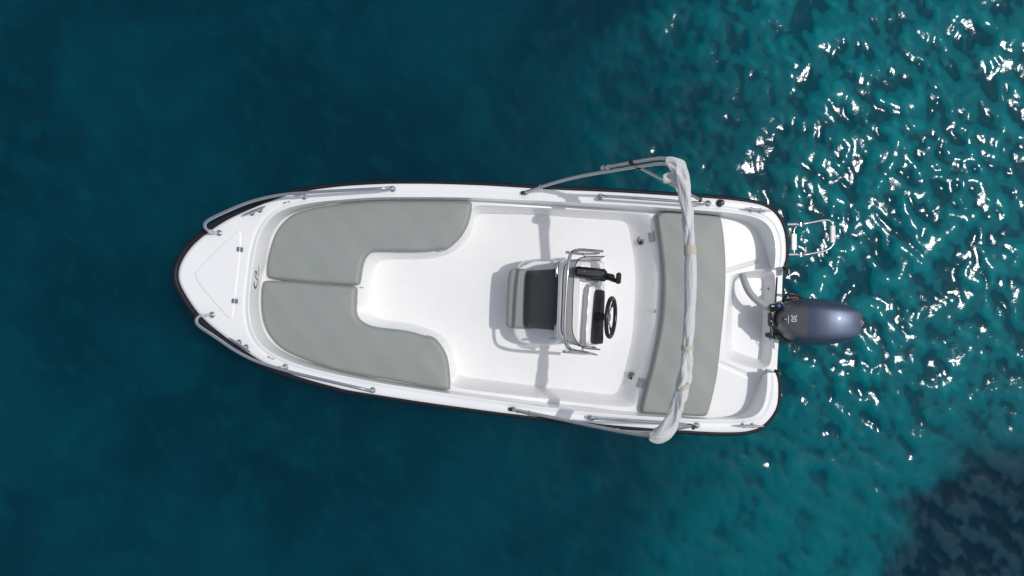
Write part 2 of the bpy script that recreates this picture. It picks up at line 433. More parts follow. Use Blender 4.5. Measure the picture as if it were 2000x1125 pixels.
C1 = chaikin(ppx([(1271,417.5),(1190,413.5),(1080,406.5),(1000,403),(930,400.5),(921,403),(921,415),(915,438),(904,460),(890,477),(874,489),(850,493),(833,494),(789,494),(740,492.5),(724,494.5),(713,505),(708,522),(704.5,547),(700,562),(697,594),(696.5,610),(701,622),(713,632),(736,639),(778,642.5),(806,647),(835,655),(845,657.5),(857,667),(868,683),(876,701),(881,742),(882,754),(886,757),(960,766),(1080,781),(1180,792.5),(1236,796),(1241,793),(1253,767.7),(1268,718.7),(1275,680),(1281,655),(1286,600),(1288,560),(1287,500),(1283.4,467),(1277,427)]), 2)
C2 = chaikin(pxs([(1224,431),(1180,429),(1056,420),(1000,418.5),(935,416.5),(928,419),(928,434),(920,458),(900,482),(880,496),(866,500),(839,506),(778,506.5),(745,506.5),(734,514),(727.5,536),(723,591),(722,608),(731,620.5),(756,626),(800,631),(828,638),(855,650),(877,665),(886,681),(893,706),(894,730),(900,736),(960,743),(1000,748),(1080,758),(1180,769),(1200,772),(1206,769),(1212.8,750.7),(1227.7,695),(1236,655),(1240.5,580),(1242,540),(1239,501),(1231.4,464.4),(1228,440)], FL), 3)
W1 = chaikin(pxs([(1425,546),(1429,537),(1437,534),(1465,529.5),(1492,526),(1509,528),(1515,536),(1513,600),(1508,690),(1505,713),(1495,721),(1473,720),(1442,711),(1420,702),(1416,690),(1418,630),(1421,590)], P_), 3)
W2 = chaikin(pxs([(1433,556),(1436,547),(1445,544.5),(1465,543),(1486,542.5),(1491,548),(1489,640),(1487,696),(1483,703),(1470,699),(1454.6,693),(1434,687),(1429,676),(1430,640),(1431,600)], WF), 3)
A1o = even(chaikin(A1r, 2, closed=False), .018, False); A2o = even(chaikin(A2r, 2, closed=False), .018, False)
C1, C2 = even(C1, .018, True, 8), even(C2, .018, True, 8); W1, W2 = even(W1, .012, True, 4), even(W2, .012, True, 4)
GROOVES = [pxs([(1418,528.5),(1482,510)], P_), pxs([(1406,709),(1472,737.5)], P_)]
HATCH = chaikin(gpx([(381,537),(384,528),(425,487),(462,453),(468,451),(471.5,459),(466,520),(459,580),(455,617),(451,623),(444,619),(410,580),(386,550)]), 2)[:, :2]

def zip_pairs(a, b, closed):
    """match two outlines point to point, always taking the shorter next cross edge"""
    if closed:
        b = np.roll(b, -int(np.argmin(np.linalg.norm(b[:, :2] - a[0, :2], axis=1))), 0)
        a = np.vstack([a, a[:1]]); b = np.vstack([b, b[:1]])
    na, nb = len(a), len(b)
    # dynamic programme over all monotone matchings
    D = np.linalg.norm(a[:, None, :2] - b[None, :, :2], axis=2) ** 2
    cost = np.full((na, nb), np.inf); cost[0, 0] = D[0, 0]; frm = np.zeros((na, nb), np.int8)
    for i in range(na):
        for j in range(nb):
            if i == 0 and j == 0: continue
            c = (cost[i-1, j-1] + D[i, j] * 1.0 if i and j else np.inf, cost[i-1, j] + D[i, j] if i else np.inf, cost[i, j-1] + D[i, j] if j else np.inf)
            k = min(range(3), key=c.__getitem__); cost[i, j] = c[k]; frm[i, j] = k
    i, j = na - 1, nb - 1; prs = [(i, j)]
    while i or j:
        k = frm[i, j]
        if k == 0: i -= 1; j -= 1
        elif k == 1: i -= 1
        else: j -= 1
        prs.append((i, j))
    prs = prs[::-1]
    pi, pj = np.array([p for p, _ in prs], float), np.array([p for _, p in prs], float)
    for M in (pi, pj):                                   # even the fans out, staying on the outlines
        for _ in range(40): M[1:-1] = .25 * M[:-2] + .5 * M[1:-1] + .25 * M[2:]
    A = np.stack([np.interp(pi, np.arange(na), a[:, k]) for k in range(3)], 1)
    B = np.stack([np.interp(pj, np.arange(nb), b[:, k]) for k in range(3)], 1)
    return A, B
def wall(top, bot, closed, step=.022, K=8, mixs=.55, foot=0.):
    A, B = zip_pairs(resample(top, step, closed), resample(bot, step, closed), closed)
    V = []; n = len(A)
    for k in range(K + 1):
        t = k / K; sv = (1 - mixs) * t + mixs * float(sstep(t))
        R = A * (1 - t) + B * t; R[:, 2] = A[:, 2] * (1 - sv) + B[:, 2] * sv; V.append(R)
    Q = np.array([(k * n + i, (k + 1) * n + i, (k + 1) * n + i + 1, k * n + i + 1) for k in range(K) for i in range(n - 1)])
    return np.vstack(V), Q
def ofs(p, z): p = np.array(p, float).copy(); p[:, 2] = z; return p
gun_poly = np.vstack([chaikin(RING_G, 2, closed=False), A1o[::-1]])[:, :2]
def gunz(q, d):
    do = np.abs(line_dist(RG2, q)); da = line_dist(A1o, q)
    return Gz(q[:, 0]) - .018 * np.clip(1 - do / .035, 0, 1) ** 2 + .006 * np.exp(-((da - .006) / .010) ** 2) - .005 * np.exp(-((da - .034) / .010) ** 2) - .0012 * np.exp(-(np.abs(sdf(HATCH, q) - .006) / .006) ** 2)
RG2 = chaikin(RING_G, 2, closed=False)
gun = field(gun_poly, gunz, .0075)
wt_top = np.vstack([RING_G[:1], A1o, RING_G[-1:]]); wt_top[:, 2] = Gz(wt_top[:, 0]) + .0043
wt_bot = np.vstack([NOTCH[-1:], A2o, NOTCH[:1]])
inner = wall(wt_top, wt_bot, False, .016, 8, .45)
plat_poly = np.vstack([A2o, NOTCH])[:, :2]
BE = [(1281,412.5),(1340,416),(1402,420.5),(1407,424),(1413,458),(1416.5,506),(1416.5,560),(1412,620),(1407,668),(1403,709),(1399.6,735),(1391,776),(1382,808),(1377,813),(1320,810),(1256,806),(1252,802),(1257,778),(1269,735),(1278,699),(1288,651),(1293,620),(1296,575),(1296,530),(1291.6,494),(1285.6,446)]
BENCH = chaikin(np.array([px(p[0], p[1], .50) for p in BE]), 2)[:, :2]
def platz(q, d):
    z = Cz(q[:, 0]) + .045 * sstep((sdf(BENCH, q) + .035) / .02) * (q[:, 0] > 1.43)
    for gr in GROOVES: z = z - .012 * np.exp(-(line_dist(gr, q) / .009) ** 2)
    return z
plat = field(plat_poly, platz, .0085, holes=(C1[:, :2], W1[:, :2]))
ckw = wall(C1, C2, True, .02, 9, .75)
def outset(p, w):
    t = np.roll(p, -1, 0) - np.roll(p, 1, 0); n_ = np.stack([t[:, 1], -t[:, 0]], 1); n_ /= np.linalg.norm(n_, axis=1)[:, None]
    if sdf(p[:, :2], p[:1, :2] + n_[:1] * w)[0] < 0: n_ = -n_
    return p[:, :2] + n_ * w
ckf = field(outset(C2, .012), lambda q, d: np.full(len(q), FL - .001), .05)
mww = wall(W1, W2, True, .014, 9, .6); mwf = field(outset(W2, .010), lambda q, d: np.full(len(q), WF - .001), .03)
from mathutils.bvhtree import BVHTree
bv, bf, nb_ = [], [], 0
for v_, f_ in (gun, inner, plat, ckw, ckf, mww, mwf):
    bv += v_.tolist(); bf += (np.asarray(f_) + nb_).tolist(); nb_ += len(v_)
BVH = BVHTree.FromPolygons(bv, bf)
def on(x, y, up=0.):
    """deck point under a photo pixel, lifted by up"""
    d = Vector(px(x, y, 0)) - Vector((0, 0, ZC)); h = BVH.ray_cast(Vector((0, 0, ZC)), d.normalized())[0]
    if h is None: return px(x, y, float(Gz(px(x, y, .7)[0])) + up)
    return px(x, y, h.z + up)
put('gunwale', gun, GEL, BOAT, angle=None)
put('inner_wall', inner, GEL, BOAT, angle=50)
put('seat_platform', plat, GEL, BOAT, angle=None)
put('cockpit_wall', ckw, GEL, BOAT, angle=60)
put('cockpit_floor', ckf, GEL, BOAT, angle=None)
put('motor_well', mww, GEL, BOAT, angle=60)
put('motor_well_floor', mwf, GEL, BOAT, angle=None)
# hull sides going down to below the water
cx, cy = OUT[:, 0].mean(), OUT[:, 1].mean()
rings = []
for dz, sx, sy, zf in ((0, 1, 1, 1), (-.10, .992, .975, 1), (0, .955, .90, .45), (0, .90, .80, .0), (0, .80, .55, -.4)):
    r = OUT.copy(); r[:, 2] = (OUT[:, 2] - .035 + dz) * zf if zf > 0 else zf * .5 - .02
    r[:, 0] = -.1 + (r[:, 0] + .1) * (sx if True else 1); r[:, 1] = cy + (r[:, 1] - cy) * sy; rings.append(r)
n = len(OUT); V = np.vstack(rings); Fs = []
for k in range(len(rings) - 1):
    for i in range(n):
        j = (i + 1) % n; Fs.append((k * n + i, k * n + j, (k + 1) * n + j, (k + 1) * n + i))
Fs.append(tuple((len(rings) - 1) * n + i for i in range(n)))
put('hull', (V, Fs), HULLM, BOAT)
# black rubbing strake all round the gunwale, open at the engine notch
RP = chaikin(np.vstack([gpx([(1536,527)]), RING_G, gpx([(1519,723)])]), 2, closed=False)
Tn = np.gradient(RP, axis=0); nrm = np.stack([-Tn[:, 1], Tn[:, 0], np.zeros(len(Tn))], 1); nrm /= np.linalg.norm(nrm, axis=1)[:, None]
if (nrm[len(nrm) // 2] @ (RP[len(RP) // 2] - np.array([cx, cy, .7]))) < 0: nrm = -nrm
bowk = np.clip((-1.2 - RP[:, 0]) / 1.2, 0, 1)
RPo = RP + nrm * (.004 + .017 * bowk)[:, None]; RPo[:, 2] -= .026
put('rub_rail', sweep(RPo, .0185 + .009 * bowk, 12, flat=(1, 1.3)), RUBBER, BOAT, angle=60)
cap = RP + nrm * (.0205 + .025 * bowk)[:, None]; cap[:, 2] -= .030
put('rail_insert', sweep(cap, .007, 8, flat=(.6, 1.3)), RUBBER, BOAT, angle=60)

# anchor locker lid on the fore deck
def lidz(q, d): return Gz(q[:, 0]) + .0052 - .0010 * np.clip(1 - d / .010, 0, 1) ** 2
lid = put('hatch_lid', field(HATCH, lidz, .0075, drop=lambda V: V[:, 2] - .012), GEL, BOAT, angle=None)
for (x, y) in ((468.5, 487), (458.5, 588)):
    c = on(x, y, .012); a = .12
    R = Matrix.Rotation(math.radians(-6), 3, 'Z')
    put('hinge', merge(rbox(c + np.array(R @ Vector((-.014, 0, 0))), (.024, .036, .004), .0015, R), rbox(c + np.array(R @ Vector((.014, 0, 0))), (.024, .036, .004), .0015, R),
        sweep([c + np.array(R @ Vector((0, -.020, .003))), c + np.array(R @ Vector((0, .020, .003)))], .005, 8)), STEEL, lid)

# cushions
def cushion(name, pts, zb, t, r=.035, extra=None, cell=.011):
    up_ = zb + t * .7; poly = []
    for p in pts:
        z = .5
        for _ in range(4): z = float(Cz(px(p[0], p[1], z)[0])) + up_
        poly.append(px(p[0], p[1], z))
    poly = np.array(poly); poly = chaikin(poly, 2)[:, :2]
    nz = rng.random(3) * 6
    def zf(q, d):
        e = np.clip(1 - d / r, 0, 1)
        z = Cz(q[:, 0]) + zb + t * (.62 + .38 * np.sqrt(np.maximum(1 - e ** 2, 0))) + .010 * sstep(d / .22)
        return z + .0022 * np.sin(q[:, 0] * 9 + nz[0]) * np.sin(q[:, 1] * 11 + nz[1]) + .0012 * np.sin(q[:, 0] * 23 + q[:, 1] * 17 + nz[2])
    o = put(name, field(poly, zf, cell, drop=lambda V: V[:, 2] - t * .7), VINYL, BOAT, angle=None)
    ring = np.column_stack([poly, Cz(poly[:, 0]) + zb + t * .62])
    put('piping', sweep(ring, .0042, 6, closed=True), VINYL, o)
    return o
UP = [(523,541),(522,530),(523,512),(528,487),(538,457),(552,435),(575,416),(620,404.5),(680,396),(740,393),(820,392),(905,393),(919,394.5),(921,400),(920,415),(914,438),(902,460),(888,475),(873,486.5),(866,489.5),(861,487),(850,489),(833,491),(789,491.5),(740,490),(725,491.5),(712,503),(706.5,521),(703,547),(701,555),(695,557),(620,552),(560,547),(532,543.5)]
LO = [(514,552),(520,548.5),(560,549.5),(620,554.5),(690,559.5),(696,562),(695.5,580),(694.5,600),(694,610),(699,623),(712,633),(736,640.5),(778,644),(806,649),(832,657.5),(843,657),(855,667),(866,683),(874,700),(878,730),(879,758),(876,761.5),(850,758),(780,745),(680,728),(620,711),(580,696),(551,681),(531,661),(517,636),(511.5,607),(511,575)]
cu = cushion('bow_cushion', UP, .002, .072); cu['label'] = 'grey bow cushion on the far side of the walkway, with rounded aft end'
cu2 = cushion('bow_cushion', LO, .002, .072); cu2['label'] = 'grey bow cushion on the near side, with the curved front corner'
cushion('bench_cushion', BE, .004, .075, r=.016)
c = on(704, 561, .01)
put('cushion_clip', merge(rbox(c + np.array([-.02, .003, .012]), (.026, .014, .01), .003), rbox(c + np.array([.010, -.002, .008]), (.022, .010, .008), .003), sweep([c + np.array([-.03, .006, .015]), c + np.array([.03, -.006, .010])], .0035, 6)), STEEL, BOAT)
# little vinyl pull tabs under the cushion edges
for (x, y, a) in ((861, 488.5, .3), (837, 658, -.2)):
    c = px(x, y, float(Pz(-.6)) + .05); R = Matrix.Rotation(a, 3, 'Z')
    put('pull_tab', rbox(c, (.045, .022, .006), .002, R), VINYL, BOAT)

# stainless rails
def base_ring(c, r=.026):
    return lathe([(r, 0), (r, .004), (r * .72, .010), (r * .55, .012), (r * .52, .022)], c - np.array([0, 0, .002]), n=20)
def rail(name, pts, posts, r=.0125):
    o = put(name, tube(pts, r, 12, 2), STEEL, BOAT, angle=60)
    for p in posts: put('rail_base', base_ring(p), STEEL, o)
    return o
b1, b2, b3 = on(428, 455), on(594, 384), on(767, 369)
t1 = rail('bow_rail', [b1, b1 + [-.03, 0, .06], px(409, 450.5, 0.905), px(401, 446, 0.930), px(399, 439.5, 0.940), px(402, 433, 0.945), px(412, 426.5, 0.945), px(440, 413.5, 0.945), px(476, 398, 0.930), px(510, 387.5, 0.915), px(554, 379, 0.895), px(600, 376, 0.875), px(660, 372.5, 0.850), px(720, 369.5, 0.830), px(748, 368, 0.820), px(759, 367.5, 0.795), b3 + [0, 0, .06], b3], [b1, b2, b3])
put('rail_post', tube([b2, b2 + [-.004, .0, .05], px(583, 382, 0.825), px(570, 378.5, 0.885)], .0105, 10), STEEL, t1)
c1, c2, c3 = on(414, 615), on(557, 717), on(728, 762)
t2 = rail('bow_rail', [c1, c1 + [-.03, 0, .06], px(394, 616.5, 0.905), px(385, 620, 0.930), px(382.5, 627, 0.940), px(386, 635, 0.945), px(397, 643, 0.945), px(420, 658, 0.945), px(460, 686, 0.935), px(500, 706, 0.915), px(540, 719, 0.895), px(580, 730, 0.875), px(660, 748.5, 0.845), px(708, 759.5, 0.825), px(719, 762, 0.795), c3 + [0, 0, .06], c3], [c1, c2, c3])
put('rail_post', tube([c2, c2 + [-.004, 0, .05], px(546, 718, 0.825), px(535, 717.5, 0.895)], .0105, 10), STEEL, t2)
for (x0, y0, x1, y1) in ((1173, 384, 1383, 397), (1153, 817, 1361, 831)):
    p0, p1 = on(x0, y0), on(x1, y1); e0 = px(x0 + 8, y0 - (0.5 if y0 < 500 else 0), .785); e1 = px(x1 - 8, y1 - .5, .785)
    rail('side_rail', [p0, p0 + [0, 0, .05], e0, e0 + (e1 - e0) * .05, e0 + (e1 - e0) * .95, e1, p1 + [0, 0, .05], p1], [p0, p1], .0115)

# horn cleats
def cleat(x0, y0, x1, y1):
    a, bb = on(x0, y0, .045), on(x1, y1, .045); d = (bb - a) / np.linalg.norm(bb - a); m = (a + bb) / 2
    s = np.array([-d[1], d[0], 0]); parts = []
    n_ = 15; ts = np.linspace(-1, 1, n_); half = np.linalg.norm(bb - a) / 2
    parts.append(sweep([m + d * half * t + np.array([0, 0, .006 * t * t]) for t in ts], [.0105 * (1 - .60 * abs(t) ** 2) for t in ts], 10))
    for sg in (-1, 1):
        c = m + d * half * .34 * sg
        parts.append(sweep([c, c - [0, 0, .02], c - [0, 0, .046]], [.009, .010, .013], 10))
        parts.append(lathe([(.023, 0), (.023, .004), (.012, .008)], c - [0, 0, .047], n=16))
    return put('cleat', merge(*parts), STEEL, BOAT)
cleat(473, 421, 519, 403); cleat(449, 660, 490, 688); cleat(1454, 406.5, 1505, 412.5); cleat(1438, 833, 1492, 832.5)
# small fairlead pins on the fore deck
for (x0, y0, x1, y1) in ((554, 397, 564, 394), (524, 697, 534, 701)):
    a, bb = on(x0, y0, .004), on(x1, y1, .004)
    put('pad_eye', merge(tube([a, a + [0, 0, .008], (a + bb) / 2 + [0, 0, .014], bb + [0, 0, .008], bb], .003, 8), lathe([(.007, 0), (.006, .004)], a - [0, 0, .004], n=12), lathe([(.007, 0), (.006, .004)], bb - [0, 0, .004], n=12)), STEEL, BOAT)
# stern light
c = on(1406, 397)
sl = put('stern_light', lathe([(.030, 0), (.030, .006), (.022, .010), (.021, .030), (.016, .040), (.006, .043)], c, n=22), BLACK, BOAT)
put('light_cover', merge(tube([c + [.012, .022, .012], c + [.020, .016, .036], c + [.022, 0, .040], c + [.020, -.016, .036], c + [.012, -.022, .012]], .006, 8), lathe([(.034, 0), (.034, .004), (.030, .005)], c - [0, 0, .001], n=22)), STEEL, sl)

# logo stroked on the front wall of the recess
def stroke(pts, ws):
    p = chaikin(np.array(pts, float), 2, closed=False); w = np.interp(np.linspace(0, 1, len(p)), np.linspace(0, 1, len(ws)), ws)
    d = np.gradient(p, axis=0); d /= np.linalg.norm(d, axis=1)[:, None] + 1e-9; s = np.stack([-d[:, 1], d[:, 0]], 1)
    V = []
    for i in range(len(p)):
        for sg in (-1, 1):
            q = p[i] + s[i] * w[i] * sg; V.append(on(q[0], q[1], .003))
    return np.array(V), [(2 * i, 2 * i + 1, 2 * i + 3, 2 * i + 2) for i in range(len(p) - 1)]
lz = lambda a: [(470 + x / 14.06, 500 + y / 14.06) for x, y in a]
put('logo', merge(stroke(lz([(490,260),(503,340),(500,430),(488,520),(482,590)]), [.2, .35, .4, .35, .3]),
    stroke(lz([(440,560),(445,500),(432,430),(418,410),(400,450),(393,520),(400,570),(430,610),(470,650)]), [.3, .4, .9, 1.1, .6, .4, .7, 1.1, .8]),
    stroke(lz([(475,640),(470,720),(445,820),(405,900),(385,850),(372,760),(372,700)]), [.5, .35, .5, 1.2, 1., .5, .2])), INK, BOAT, smooth=False)

# cockpit fittings on the bench front
for (x, y) in ((1251, 470), (1233, 735)):
    c = on(x, y, .002); ax_ = (-.75, 0, .55)
    dr = put('drain', lathe([(.040, -.006), (.040, .003), (.030, .003), (.026, -.002), (.008, -.002)], c, ax_, 20), DRAINM, BOAT)
    put('drain_plug', merge(lathe([(.012, 0), (.012, .012), (.007, .014)], c + [.004, -.016, 0], ax_, 12), tube([c + [-.008, .012, .006], c + [.0, .002, .018], c + [.004, -.012, .012]], .004, 6)), BLACK, dr)
for (x, y, a) in ((1271.5, 463.5, 8), (1276.5, 461, 8), (1249.5, 747, -17), (1256.5, 749, -17)):
    c = on(x, y, .002); wide = x in (1271.5, 1249.5)
    R = Matrix.Rotation(math.radians(a), 3, 'Z') @ Matrix.Rotation(math.radians(-52), 3, 'Y')
    v = put('vent_plate', rbox(c, (.058 if wide else .022, .085, .006), .002, R), VENTM, BOAT)
    if wide:
        for k in (-1, 0, 1):
            put('vent_slat', rbox(c + np.array(R @ Vector((k * .016, 0, .005))), (.008, .074, .004), .001, R), VENTM, v)
c = on(1278.5, 607.7, .004)
put('locker_latch', merge(lathe([(.014, 0), (.014, .006), (.009, .009)], c, (-.6, 0, .8), 14), rbox(c + [-.004, 0, .012], (.022, .006, .006), .002), lathe([(.006, 0), (.004, .008)], c + [.028, 0, .01], (-.6, 0, .8), 10)), STEEL, BOAT)
c = on(1268.5, 606.5, .002)
put('sticker', rbox(c, (.03, .028, .0015), .0005, Matrix.Rotation(math.radians(-50), 3, 'Y')), WHITEP, BOAT)
for (x, y) in ((1500.5, 564), (1503.5, 661)):
    c = on(x, y, .002); put('transom_bolt', lathe([(.013, 0), (.012, .006), (.007, .010), (.007, .016)], c, (-.5, 0, .85), 12), STEEL, BOAT)
pA, pB = px(1518, 541, T_ + .004), px(1515, 590, T_ + .004)
put('transom_seal', sweep([pA, pB], .006, 8), RUBBER, BOAT)
for (x, y) in ((1538, 531), (1520, 730)):
    c = px(x, y, .56); put('rail_end_cap', merge(rbox(c, (.03, .05, .06), .008), lathe([(.006, 0), (.006, .01)], c + [0, 0, .03], n=8)), BLACK, BOAT)

# ------------------------------------------------------------------ helm console
def ring_geo(rings):
    n = len(rings[0]); V = np.vstack(rings); Fs = []
    for k in range(len(rings) - 1):
        for i in range(n):
            j = (i + 1) % n; Fs.append((k * n + i, k * n + j, (k + 1) * n + j, (k + 1) * n + i))
    Fs.append(tuple((len(rings) - 1) * n + i for i in range(n)))
    return V, Fs
U = np.array([math.cos(math.radians(3.6)), -math.sin(math.radians(3.6)), 0]); Vv = np.array([-U[1], U[0], 0])   # aft and port axes of the boat
CF = chaikin(pxs([(1091,513),(1098,507),(1110,505.5),(1170,508),(1182,510),(1187,516),(1184,590),(1180,664),(1177,673),(1168,677),(1100,673),(1090,669),(1086,660),(1088,590)], .88), 2)[:, :2]
c0 = px(1140, 590, .9)[:2]
POD = chaikin(pxs([(1142,556),(1150,552),(1186,554),(1192,560),(1190,680),(1140,684),(1134,676),(1138,610)], .95), 2)[:, :2]
def consz(q, d):
    u = (q - c0) @ U[:2]
    z = .905 - .09 * np.clip((u + .03) / .24, 0, 1)
    ps = sdf(POD, q); z = z + .085 * sstep(-ps / .035) - np.clip(u - .055, 0, .2) * .9 * sstep(-ps / .03)
    return z - .05 * np.clip(1 - d / .05, 0, 1) ** 2.2
cons = put('helm_console', field(CF, consz, .008, drop=FL - .02), GEL, BOAT, angle=50)
# moulded seat base in front of the console
sb = []
for z, o, r in ((FL - .01, 0, 0), (.40, -1, 0), (.455, -3, 0), (.47, -8, 0)):
    k = o
    sb.append(chaikin(pxs([(1004 - k, 540), (1010 - k, 516 - k), (1030 - k, 505 - k), (1108, 502 - k), (1112, 676 + k), (1030 - k, 675 + k), (1008 - k, 664 + k), (999 - k, 640)], z), 3))
put('seat_base', ring_geo(sb), GEL, cons)
seatp = chaikin(pxs([(989,632),(992,560),(995,532),(998,526),(1006,524.5),(1060,528),(1060,643),(1000,641),(991,639)], .52), 2)[:, :2]
def seatz(q, d): return .475 + .055 * (.55 + .45 * np.sqrt(np.maximum(1 - np.clip(1 - d / .03, 0, 1) ** 2, 0))) + .006 * sstep(d / .1)
seat = put('seat_cushion', field(seatp, seatz, .008, drop=.45), VINYL, cons, angle=None)
put('piping', sweep(np.column_stack([seatp, np.full(len(seatp), .502)]), .004, 6, closed=True), VINYL, seat)
# padded backrest leaning on the console front
br = []
for fx, z, ins in ((1025, .535, 6), (1026, .552, 0), (1050, .66, 0), (1072, .80, 0), (1087, .845, -2), (1095, .858, -1)):
    br.append([px(fx + 4, 529 + ins - (z - .5) * 10, z), px(fx, 640 - ins + (z - .5) * 12, z)])
prof = np.array(br); nn = 14; V = []; Fs = []
for i in range(len(prof)):
    a, bb = prof[i]
    for k in range(nn + 1):
        t = k / nn; p = a + (bb - a) * t; bul = (1 - (2 * t - 1) ** 6) * .018
        V.append(p + np.array([-.6 * bul, 0, .8 * bul]))
for i in range(len(prof) - 1):
    for k in range(nn):
        Fs.append((i * (nn + 1) + k, (i + 1) * (nn + 1) + k, (i + 1) * (nn + 1) + k + 1, i * (nn + 1) + k + 1))
m = len(V); V = np.array(V); V = np.vstack([V, V + [.006, 0, -.02]])
top_f = list(Fs); Fs = [f for f in top_f] + [tuple(reversed([i + m for i in f])) for f in top_f]
w1 = nn + 1; R_ = len(prof)
for k in range(nn):
    Fs.append((k + 1, k, k + m, k + 1 + m) if True else 0)
    a = (R_ - 1) * w1 + k; Fs.append((a, a + 1, a + 1 + m, a + m))
for i in range(R_ - 1):
    a = i * w1; bq = (i + 1) * w1; Fs.append((a, bq, bq + m, a + m)[::-1])
    a += nn; bq += nn; Fs.append((a, bq, bq + m, a + m))
put('backrest', (V, Fs), CHARC, cons, angle=60)
# tinted windscreen
wt = chaikin(pxs([(1181,500.5),(1160,500.5),(1140,501.5),(1132,504.5),(1125,514),(1121.5,530),(1120,555),(1119,577),(1118,610),(1117,641),(1120,657),(1130,673.5),(1141,680.5),(1155,682),(1172.5,683)], 1.06), 2, closed=False)
wb = chaikin(pxs([(1174,509.5),(1155,508),(1130,507),(1113,510),(1104,516),(1100,528),(1099,555),(1098,577),(1097,610),(1095,641),(1098,655),(1108,667),(1125,674),(1145,677),(1163,678)], .95), 2, closed=False)
K = 6; V = []; n = len(wt)
for k in range(K + 1):
    t = k / K; V.append(wb * (1 - t) + wt * t + np.array([-.012 * math.sin(math.pi * t), 0, 0]))
V = np.vstack(V); Fs = [(k * n + i, k * n + i + 1, (k + 1) * n + i + 1, (k + 1) * n + i) for k in range(K) for i in range(n - 1)]
ws = put('windscreen', (V, Fs), GLASS, cons, angle=None)
so_ = ws.modifiers.new('thickness', 'SOLIDIFY'); so_.thickness = .005
put('windscreen_trim', sweep(wt, .0035, 6), BLACK, ws)
put('windscreen_gasket', sweep(wb, .004, 6), BLACK, ws)
# stainless grab rail round the windscreen
gr = put('grab_rail', tube([px(1176,491,.70), px(1165,490,.79), px(1140,488,.99), px(1128,488,1.08), px(1117,492,1.16), px(1112,502,1.20), px(1109,520,1.215), px(1107,545,1.22), px(1104,590,1.22), px(1102,640,1.22), px(1103,662,1.215), px(1106,674,1.20), px(1113,682,1.16), px(1124,686,1.08), px(1140,688,.99), px(1160,691,.77), px(1165,692,.70)], .0135, 12, 3), STEEL, cons, angle=60)
put('rail_bar', tube([px(1104.5,492.5,.92), px(1112,493,.92), px(1135,496,.86), px(1158,496,.80), px(1170,494,.74)], .011, 10, 1), STEEL, gr)
put('rail_bar', tube([px(1098,686.5,.92), px(1110,687.5,.92), px(1135,690,.86), px(1150,691,.80), px(1160,691.5,.73)], .011, 10, 1), STEEL, gr)
for a, bb in (((1113,492.5,.92), (1114.5,502,1.19)), ((1141,497,.86), (1142,502,.93)), ((1106,687,.92), (1107.5,675,1.19)), ((1138,689,.86), (1138,680,.93))):
    put('rail_strut', sweep([px(*a), px(*bb)], .008, 8), STEEL, gr)
lr = put('lower_rail', tube([px(1099,510,.84), px(1090,513,.84), px(1087.5,518,.84), px(1087.5,560,.845), px(1086,610,.845), px(1085,652,.84), px(1087,659,.84)], .0105, 10, 2), STEEL, cons, angle=60)
for a, bb in (((1082,516,.835), (1101,510,.845)), ((1073,662,.835), (1100,661,.845))):
    put('rail_foot', sweep([px(*a), px(*bb)], .0105, 10), STEEL, lr)
# instrument panel, wheel, throttle
def consH(p): 
    q = np.array([p[:2]]); return float(consz(q, np.array([.2]))[0])
PP = chaikin(pxs([(1159,574),(1163,566.5),(1170,565.5),(1184,567),(1186,572),(1182,671),(1178,674),(1158,673),(1153,667),(1152.5,660)], .92), 2)[:, :2]
put('instrument_panel', field(PP, lambda q, d: consz(q, np.full(len(q), .2)) + .012 - .008 * np.clip(1 - d / .01, 0, 1) ** 2, .007, drop=lambda V: V[:, 2] - .02), PANEL, cons, angle=None)
wc = px(1193, 620, .93); nrm_ = (U * math.sin(math.radians(69)) + np.array([0, 0, 1]) * math.cos(math.radians(69)))
tt = np.cross(Vv, nrm_); tt /= np.linalg.norm(tt)
Rw = .152
wheel = put('steering_wheel', sweep([wc + Rw * (math.cos(a) * Vv + math.sin(a) * tt) for a in np.linspace(0, 2 * math.pi, 48, endpoint=False)], .0165, 12, closed=True), BLACK, cons, angle=None)
hub = wc - nrm_ * .022
put('wheel_hub', lathe([(.030, -.012), (.041, -.006), (.041, .008), (.030, .017), (.008, .021)], hub, nrm_, 22), STEEL, cons)
put('wheel_shaft', sweep([hub - nrm_ * .10, hub - nrm_ * .008], [.034, .026], 14), BLACK, cons)
for a in (math.radians(-38), math.radians(142), math.radians(232)):
    a = a + math.radians(90 if False else 0)
for ang in (60, 300, 180):
    a = math.radians(ang); dr = math.cos(a) * Vv + math.sin(a) * tt
    if ang == 180: dr = -tt
    else: dr = (math.cos(math.radians(28)) * (Vv if ang == 60 else -Vv) + math.sin(math.radians(28)) * tt)
    e = wc + dr * Rw
    put('spoke', sweep([hub + dr * .025, hub + (e - hub) * .62], .0065, 8, flat=None), STEEL, cons)
    put('spoke_grip', sweep([hub + (e - hub) * .60, hub + (e - hub) * .97], .0095, 8), BLACK, cons)
tb = put('throttle_box', merge(rbox(px(1153, 533, .955), (.255, .082, .09), .022, Matrix.Rotation(math.radians(-6), 3, 'Z')),
    rbox(px(1168, 542, .95), (.135, .050, .075), .016, Matrix.Rotation(math.radians(-6), 3, 'Z')),
    rbox(px(1190, 541, .95), (.085, .055, .05), .016, Matrix.Rotation(math.radians(-10), 3, 'Z'))), BLACK, cons)
put('throttle_lever', merge(tube([px(1188, 542, .97), px(1196, 546, 1.0), px(1203, 548, 1.03)], [.013] * 7 if False else .018, 10, 1), rbox(px(1208, 543.5, 1.05), (.040, .088, .036), .012, Matrix.Rotation(math.radians(-5), 3, 'Z'))), BLACK, cons)
put('throttle_base', rbox(px(1150, 541, .895), (.15, .085, .03), .008, Matrix.Rotation(math.radians(-4), 3, 'Z')), VENTM, cons)
put('trim_switch', rbox(px(1205.5, 540, 1.067), (.008, .022, .01), .003), mat('red_button', (.35, .02, .03), .4), cons)
